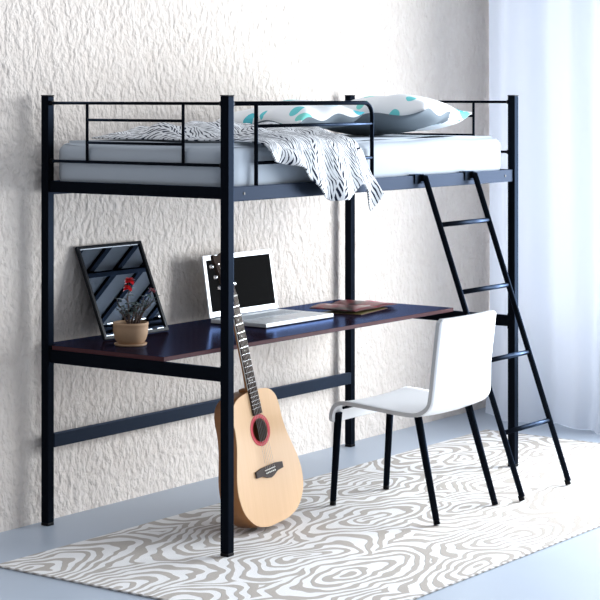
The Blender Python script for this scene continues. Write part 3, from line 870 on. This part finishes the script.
for pts, a in tips:
    for j in (3, 4, 5, 6):
        for q in range(2):
            b_ = rnd.uniform(0, 6.28)
            bm = bmesh.new(); leaf(bm, pts[j], V((math.cos(b_), math.sin(b_), rnd.uniform(.1, .9))), rnd.uniform(.022, .036), rnd.uniform(.006, .0105)); k_ += 1
            obj('leaf', bm, M['leaf'], pp)
def flower(c, r, mat, n=9):
    bm = bmesh.new()
    for k in range(n):
        a = k * 2.4; e = -.5 + 1.4 * (k / n); d = V((math.cos(a) * (1 - abs(e) * .5), math.sin(a) * (1 - abs(e) * .5), e))
        leaf(bm, c, d, r, r * .5)
    tube(bm, [c - V((0, 0, .004)), c + V((0, 0, .004))], [.003, .005], seg=8)
    return obj('flower', bm, mat, pp)
flower(tips[0][0][-1] + V((.002, -.004, .002)), .024, M['petal'], 15)['label'] = 'bright red flower'
flower(tips[0][0][-1] + V((-.008, -.004, -.026)), .021, M['petal'], 13)['label'] = 'bright red flower'
flower(tips[1][0][-1], .017, M['petal_dusty'], 7)['label'] = 'dusty pink bud'

# ---------------------------------------------------------------- magazines
def magazine(cx, cy, z, w, d, rot, mat, curl, label, name='magazine', open_=True):
    bm = bmesh.new(); NX, NY = 24, 8; th = .003
    Mx = Matrix.Translation((cx, cy, z)) @ Matrix.Rotation(R(rot), 4, 'Z')
    top = []; bot = []
    for i in range(NX + 1):
        u = -1 + 2 * i / NX; A = []; B = []
        for j in range(NY + 1):
            v = -1 + 2 * j / NY
            h = curl * (abs(math.sin(u * math.pi)) ** .8 if open_ else (max(0, u - .3) ** 2 * 1.5 + .0)) * (1 + .3 * v)
            A.append(bm.verts.new(Mx @ V((u * w / 2, v * d / 2, th + h)))); B.append(bm.verts.new(Mx @ V((u * w / 2, v * d / 2, h * .35))))
        top.append(A); bot.append(B)
    def q(a, b, c, d_, m): f = bm.faces.new((a, b, c, d_)); f.material_index = m; f.smooth = m == 0
    for i in range(NX):
        for j in range(NY):
            q(top[i][j], top[i + 1][j], top[i + 1][j + 1], top[i][j + 1], 0); q(bot[i][j], bot[i][j + 1], bot[i + 1][j + 1], bot[i + 1][j], 0)
        for j in (0, NY): q(top[i][j], top[i + 1][j], bot[i + 1][j], bot[i][j], 1)
    for j in range(NY):
        for i in (0, NX): q(top[i][j], top[i][j + 1], bot[i][j + 1], bot[i][j], 1)
    bm.normal_update()
    return tag(obj(name, bm, [mat, M['paper']]), label, 'magazine')
magazine(1.72, .60, DZ + .0004, .30, .20, 10, M['cover_yellow'], .002, 'olive-edged brochure at the bottom of the pile on the desk', open_=False)
magazine(1.90, .68, DZ + .0062, .24, .19, -14, M['cover_plain'], .004, 'magenta-red brochure at the right of the magazine pile', open_=False)
magazine(1.77, .64, DZ + .0135, .38, .25, 3, M['cover'], .009, 'open dark red glossy magazine on top of the desk pile')

# ---------------------------------------------------------------- curtain
def curtain():
    bm = bmesh.new(); NU, NZ = 260, 40
    plan = catmull([(3.575, .950), (3.44, .88), (3.33, .74), (3.285, .55), (3.275, .35), (3.27, .14), (3.26, -.10), (3.27, -.36)], per=20, closed=False)
    L = [0]
    for a, b in zip(plan, plan[1:]): L.append(L[-1] + math.dist(a, b))
    def at(s):
        t = s * L[-1]
        for i in range(len(plan) - 1):
            if L[i + 1] >= t:
                k = (t - L[i]) / (L[i + 1] - L[i]); p = V((*plan[i], 0)).lerp(V((*plan[i + 1], 0)), k); d = V((plan[i + 1][0] - plan[i][0], plan[i + 1][1] - plan[i][1], 0)).normalized(); return p, V((-d.y, d.x, 0))
        return V((*plan[-1], 0)), V((1, 0, 0))
    g = []
    for i in range(NU + 1):
        s = i / NU; p, nn = at(s); A = []
        for j in range(NZ + 1):
            z = .001 + (2.62 - .001) * j / NZ; zz = z / 2.62
            fo = math.sin(s * 34 + 1.4 * math.sin(s * 9)) * .030 + math.sin(s * 15 + .8 + zz * 1.3) * .026 + math.sin(s * 61 + zz * 2) * .008
            fo *= .75 + .25 * (1 - zz)
            fl = math.exp(-((z - .02) / .10) ** 2) * (-.030 - .022 * math.sin(s * 11))
            fl += -.035 * math.exp(-((z - .30) / .22) ** 2) * (math.sin(s * 8 + 2) ** 2)
            q = p - nn * 0 + V((fo * abs(nn.x) * 1.0, fo * nn.y * .3, 0)) + V((fl, 0, 0))
            q.x = min(q.x, WX - .02); q.y = min(q.y, .962)
            A.append(bm.verts.new((q.x, q.y, z)))
        g.append(A)
    for i in range(NU):
        for j in range(NZ): f = bm.faces.new((g[i][j], g[i + 1][j], g[i + 1][j + 1], g[i][j + 1])); f.smooth = True
    return bm
o = tag(obj('curtain', curtain(), M['curtain']), 'floor-length pale white curtain hanging beside the textured wall', 'curtain')
md = o.modifiers.new('thickness', 'SOLIDIFY'); md.thickness = .002; md.use_rim = False

# ---------------------------------------------------------------- light
def area(name, loc, sx, sy, rot, power, col):
    l = bpy.data.lights.new(name, 'AREA'); l.shape = 'RECTANGLE'; l.size = sx; l.size_y = sy; l.energy = power; l.color = col
    o = bpy.data.objects.new(name, l); COL.objects.link(o); o.location = loc; o.rotation_euler = rot; return o
# daylight entering through the window in the right wall (the part the curtain leaves free, and the part behind it)
area('window_daylight', (WX + .04, -1.95, 1.51), 2.18, 3.1, (0, R(90), 0), 425, (.89, .945, 1.0))
area('curtain_daylight', (WX + .04, .12, 1.51), 2.18, 1.15, (0, R(90), 0), 60, (.93, .955, 1.0))
w = bpy.data.worlds.new('World'); scene.world = w; w.use_nodes = True
bg = w.node_tree.nodes['Background']; WN, WLk = w.node_tree.nodes, w.node_tree.links
tc = WN.new('ShaderNodeTexCoord'); dt = WN.new('ShaderNodeVectorMath'); dt.operation = 'DOT_PRODUCT'; dt.inputs[1].default_value = (.55, -.35, .75)
WLk.new(tc.outputs['Generated'], dt.inputs[0])
st = math_node(WN, WLk, 'MULTIPLY_ADD', dt.outputs['Value'], .95, .32, clamp=True)
WLk.new(math_node(WN, WLk, 'ADD', st, .08), bg.inputs[1])
bg.inputs[0].default_value = (.84, .90, 1.0, 1)

# ---------------------------------------------------------------- camera
cam = bpy.data.cameras.new('camera'); co = bpy.data.objects.new('camera', cam); COL.objects.link(co)
co.location = (-5.59810613, -4.42243971, 1.72)
co.rotation_euler = (R(90), 0, R(36.1 - 90))
cam.sensor_width = 36; cam.lens = 1919 * 36 / 600; cam.shift_x = 0; cam.shift_y = -205 / 600
cam.clip_end = 100
scene.camera = co
vs = scene.view_settings; vs.view_transform = 'Standard'; vs.look = 'None'; vs.exposure = 0; vs.gamma = 1; vs.use_curve_mapping = False
